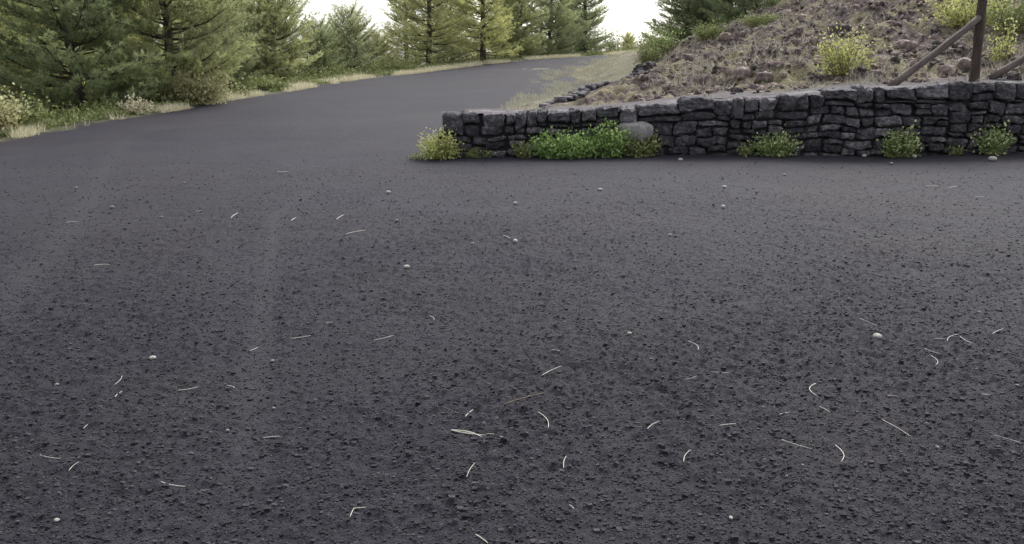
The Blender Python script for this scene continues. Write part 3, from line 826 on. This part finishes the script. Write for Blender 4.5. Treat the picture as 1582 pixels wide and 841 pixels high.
# ------------------------------------------------------------ loose gravel on the ash
def near_z(x, y):
    """height of the displaced sheet at scattered points (bilinear)"""
    x = np.atleast_1d(x); y = np.atleast_1d(y)
    i = np.clip(np.searchsorted(xs, x)-1, 0, len(xs)-2); j = np.clip(np.searchsorted(ys, y)-1, 0, len(ys)-2)
    fx = (x-xs[i])/(xs[i+1]-xs[i]); fy = (y-ys[j])/(ys[j+1]-ys[j])
    return (Z[j, i]*(1-fx)+Z[j, i+1]*fx)*(1-fy)+(Z[j+1, i]*(1-fx)+Z[j+1, i+1]*fx)*fy
q2 = np.array([(a_, b_, c_) for a_ in (-.7, .7) for b_ in (-.7, .7) for c_ in (-.7, .7)]); f2 = np.array([(0, 1, 3, 2), (4, 6, 7, 5), (0, 4, 5, 1), (2, 3, 7, 6), (0, 2, 6, 4), (1, 5, 7, 3)]); m = 110000
yy = 1.5+np.minimum(rng.exponential(2.6, m), rng.uniform(9, 13, m)); xx = rng.uniform(-.75, .75, m)*(yy+.6)
sz = rng.lognormal(math.log(.0037), .5, m)*np.clip(.8+yy*.05, .8, 1.3); sz = np.clip(sz, .002, .014)
jit = 1+.30*rng.normal(size=(m, len(q2), 3))
v = q2[None]*sz[:, None, None]*jit*np.stack([np.ones(m), rng.uniform(.6, 1, m), rng.uniform(.45, .8, m)], -1)[:, None]
v = v+np.stack([xx, yy, near_z(xx, yy)+sz*.12], -1)[:, None]
ff = (f2[None]+(np.arange(m)*len(q2))[:, None, None]).reshape(-1, 4)
g = Geo(); g.add(v.reshape(-1, 3), None, ff, np.repeat(rng.random(m)**1.3, len(q2)))
tag(g.build('gravel', M_GRAVEL), 'fine black volcanic gravel lying loose over the ash ground', 'gravel', kind='stuff')

# ------------------------------------------------------------ litter
def GN(px, py):
    p = G(px, py)
    for _ in range(3):
        zz = float(near_z(p[0], p[1])[0]); r = ray(px, py); t = (zz-CAMZ)/r[2] if r[2] < 0 else 0
        p = np.array([r[0]*t, r[1]*t, zz])
    return p
def needle(x0, y0, x1, y1, bow, label, r=.0017, pair=False, mat=None, name='pine_needle', cat='pine needle'):
    a = GN(x0, y0); b = GN(x1, y1); mid = (a+b)/2; g = Geo(); L_ = np.linalg.norm(b-a)
    r = max(r*random.uniform(.75, 1.1), .0004*a[1])
    for k in range(2 if pair else 1):
        t = np.linspace(0, 1, 9); dv = b-a; pr = np.array([-dv[1], dv[0], 0])
        bb = b+(pr*.16 if k else 0)
        pts = a+(bb-a)*t[:, None]+pr*(np.sin(t*math.pi)*bow*.75*(1 if k == 0 else -.4))[:, None]
        zz = near_z(pts[:, 0], pts[:, 1]); 
        lin = np.linspace(zz[0], zz[-1], 9); pts[:, 2] = lin+.003+.8*max(0, float((zz-lin).max()))
        tube(g, pts-mid, np.interp(t, [0, .1, .85, 1], [1.1, 1, .9, .35])*r, 5)
    o = g.build(name, mat or M_NEEDLE, smooth=True); o.location = tuple(mid)
    return tag(o, label, cat, 'fallen pine needles on the ash' if name == 'pine_needle' else None)
ND = [
 (249, 746, 291, 753, -.10, 'bright long arched needle alone at the lower left'),
 (275, 605, 307, 599, -.12, 'pale slightly arched needle in the left middle, above the bright lower left one'),
 (351, 597, 363, 601, .1, 'very short needle just right of the arched one in the left middle'),
 (176, 596, 189, 582, -.15, 'thin curved upright needle at left, above its shorter twin'),
 (178, 615, 189, 606, .1, 'short needle right below the thin curved upright one at left'),
 (449, 524, 481, 519, -.08, 'pale nearly level needle left of centre'),
 (503, 501, 515, 499, .05, 'short faint needle up and right of the level one left of centre'),
 (383, 544, 399, 537, -.08, 'faint slanting needle left of and below the level one'),
 (129, 664, 136, 657, .05, 'tiny slanted needle near the left edge, below the upright pair'),
 (62, 705, 94, 711, -.06, 'faint long needle close to the left edge, low in the picture'),
 (106, 724, 122, 716, .15, 'short bright curved needle near the left edge, low in the picture'),
 (406, 678, 433, 676, .03, 'faint level needle inside the lower left tyre track'),
 (577, 527, 609, 519, -.08, 'thin slanting needle left of the picture centre'),
 (770, 675, 782, 679, .1, 'short bit of needle just right of the forked bundle'),
 (751, 671, 763, 674, .1, 'tiny bit of needle touching the tip of the forked bundle'),
 (832, 639, 846, 665, .16, 'curved upright needle right of the forked bundle'),
 (837, 584, 868, 569, .04, 'straight slanting needle near the picture centre'),
 (719, 646, 731, 639, .05, 'short faint needle above the forked bundle'),
 (721, 740, 734, 718, .05, 'grey upright needle below the forked bundle'),
 (871, 725, 875, 709, .08, 'faint upright needle low in the centre'),
 (1000, 664, 1019, 652, .08, 'broken slanting needle right of centre below the round pebble'),
 (541, 800, 548, 786, .05, 'short leg of needle at the bottom, touching a level one'),
 (545, 787, 566, 785, .04, 'level needle near the bottom edge, left of centre'),
 (735, 827, 754, 841, .04, 'bright needle running into the bottom edge'),
 (880, 781, 887, 788, .04, 'tiny needle scrap low in the centre'),
 (852, 543, 866, 545, -.1, 'short level needle above the straight slanting one at centre'),
 (664, 488, 671, 496, .1, 'tiny hooked needle above left of the picture centre'),
 (1063, 529, 1078, 544, .22, 'hooked bright needle right of the round pebble'),
 (1099, 572, 1134, 577, -.04, 'level thin needle right of centre, below the hooked one'),
 (1058, 587, 1076, 582, -.12, 'short faint needle left of and below the level thin one'),
 (1259, 596, 1263, 616, -.25, 'needle curled like a bracket in the right half'),
 (1266, 630, 1282, 639, .05, 'thin needle just below the bracket shaped one'),
 (1207, 681, 1254, 696, -.03, 'long straight needle low in the right half, left of the curved upright one'),
 (1291, 689, 1298, 716, .20, 'curved upright needle low in the right half beside the long straight one'),
 (1363, 651, 1409, 679, .03, 'longest and brightest needle in the right half'),
 (1056, 717, 1067, 696, .10, 'bright short curved upright needle low and right of centre'),
 (1112, 659, 1137, 657, .03, 'faint level needle between the bright short one and the long straight one'),
 (1203, 643, 1220, 639, .03, 'faint short needle above the long straight one'),
 (1535, 675, 1578, 689, .08, 'bent needle near the right edge, low in the picture'),
 (1443, 524, 1464, 524, .03, 'left arm of the loose needle group at the right'),
 (1463, 530, 1481, 518, .15, 'brightest middle needle of the loose group at the right'),
 (1483, 521, 1502, 533, -.06, 'right arm of the loose needle group at the right'),
 (1428, 540, 1451, 548, -.08, 'thin needle below the loose group at the right'),
 (1438, 553, 1445, 566, .18, 'small hooked needle below the loose group at the right'),
 (1533, 517, 1550, 509, .04, 'slanting needle right of the loose group'),
 (1328, 496, 1357, 505, -.04, 'dashed looking needle above the pale stone at right'),
 (1371, 613, 1387, 614, .04, 'short level needle in the right half below the pale stone'),
 (1516, 610, 1531, 611, .04, 'short level needle near the right edge'),
 (534, 362, 564, 357, .08, 'bent needle in the upper middle left'),
 (520, 340, 531, 333, .04, 'short slanted needle above the bent one in the upper middle left'),
 (778, 366, 788, 371, .04, 'short needle touching the small pale chip above centre'),
 (145, 412, 170, 409, .14, 'wavy pale needle in the upper left of the ash'),
 (357, 338, 368, 330, .04, 'bright short slanted needle in the upper left part of the ash'),
 (450, 342, 458, 337, .04, 'short slanted needle beside the left tyre track, far off'),
 (301, 326, 313, 326, .02, 'short level needle left of the bright slanted one, far off'),
 (428, 266, 446, 266, .02, 'faint level needle far off by the road'),
 (102, 344, 120, 343, .02, 'faint level needle at the far left of the ash'),
 (1430, 288, 1450, 288, .02, 'faint level needle before the right end of the wall, left of its neighbour'),
 (1465, 291, 1479, 288, .02, 'brighter short needle before the right end of the wall'),
 (1507, 305, 1524, 305, .02, 'faint level needle before the right end of the wall, nearest the edge'),
]
for q in ND: needle(*q)
# forked bundle: one thing
a = needle(697, 668, 745, 679, .14, 'forked bright bundle of needles left of and below the picture centre', .0032, pair=True)
needle(778, 627, 843, 607, .03, 'dark thin twig with a pale broken end near the picture centre', .0028, mat=M_TWIG, name='twig', cat='twig')

ST = [
 (972, 517, 9, 'round white pebble right of the picture centre'),
 (1035, 365, 8, 'small bright round pebble above the round white one'),
 (1117, 322, 11, 'flat pale pebble before the wall, below another pale one'),
 (1119, 291, 9, 'pale pebble before the wall, upper one of two in line'),
 (1169, 298, 7, 'dull little pebble right of the two pale ones in line'),
 (1212, 272, 7, 'small pale chip before the dark green wall plant'),
 (1355, 524, 17, 'largest pale stone lying on the ash at the right'),
 (1448, 693, 8, 'pale chip low in the right half'),
 (1571, 597, 6, 'tiny pebble close to the right edge'),
 (1240, 720, 6, 'tiny pebble below the long straight needle'),
 (1215, 737, 7, 'grey chip left of and below the tiny pebble low right'),
 (1129, 802, 9, 'grey chip near the bottom edge, right of centre'),
 (927, 295, 9, 'pale pebble before the bright green bush'),
 (796, 316, 9, 'grey pebble in the upper middle of the ash'),
 (600, 299, 9, 'dull pebble left of the wall end'),
 (613, 342, 7, 'faint pebble below the dull one left of the wall end'),
 (796, 375, 12, 'pale triangular chip above the picture centre'),
 (730, 378, 8, 'faint flat chip left of the pale triangular one'),
 (628, 415, 12, 'pale flat stone up and left of the picture centre'),
 (236, 556, 12, 'flat pale chip in the left half'),
 (88, 596, 7, 'tiny pebble near the left edge, mid height'),
 (423, 632, 6, 'tiny grey pebble by the left tyre track'),
 (352, 667, 8, 'flat tiny chip below the tiny grey pebble'),
 (421, 559, 7, 'tiny pale chip up from the tiny grey pebble'),
 (757, 597, 8, 'small grey chip near the centre, left of the dark twig'),
 (285, 284, 6, 'faint pebble far off at the upper left'),
 (118, 292, 6, 'faint pebble far off near the left roadside'),
 (249, 337, 6, 'dull pebble left of the short level needle, far off'),
 (174, 322, 8, 'dull flat pebble in the far left of the ash'),
 (1377, 255, 8, 'chip on the ash before the loose plant'),
 (1533, 249, 13, 'pale flat stone at the foot of the low weed by the wall'),
 (1051, 249, 9, 'white pebble by the wall right of the olive brown plant'),
 (1412, 244, 10, 'pale stone at the foot of the loose plant by the wall'),
 (1335, 243, 9, 'pale stone by the wall left of the loose plant'),
 (1513, 484, 6, 'tiny chip above the slanting needle at the right'),
 (88, 806, 9, 'dull grey chip near the bottom left corner'),
]
random.seed(9)
for i, (px, py, w, lab) in enumerate(ST):
    p = GN(px, py); rd = w*.5/F*math.hypot(p[1], p[0], CAMZ)*.95
    tag(rock('pebble', (p[0], p[1], p[2]+rd*.5), rd*.85, M_PALE, i+1, 4, 2.2, .03, .45 if w > 8 else .1, .6, i*.7), lab, 'pebble', 'pale pebbles on the ash')
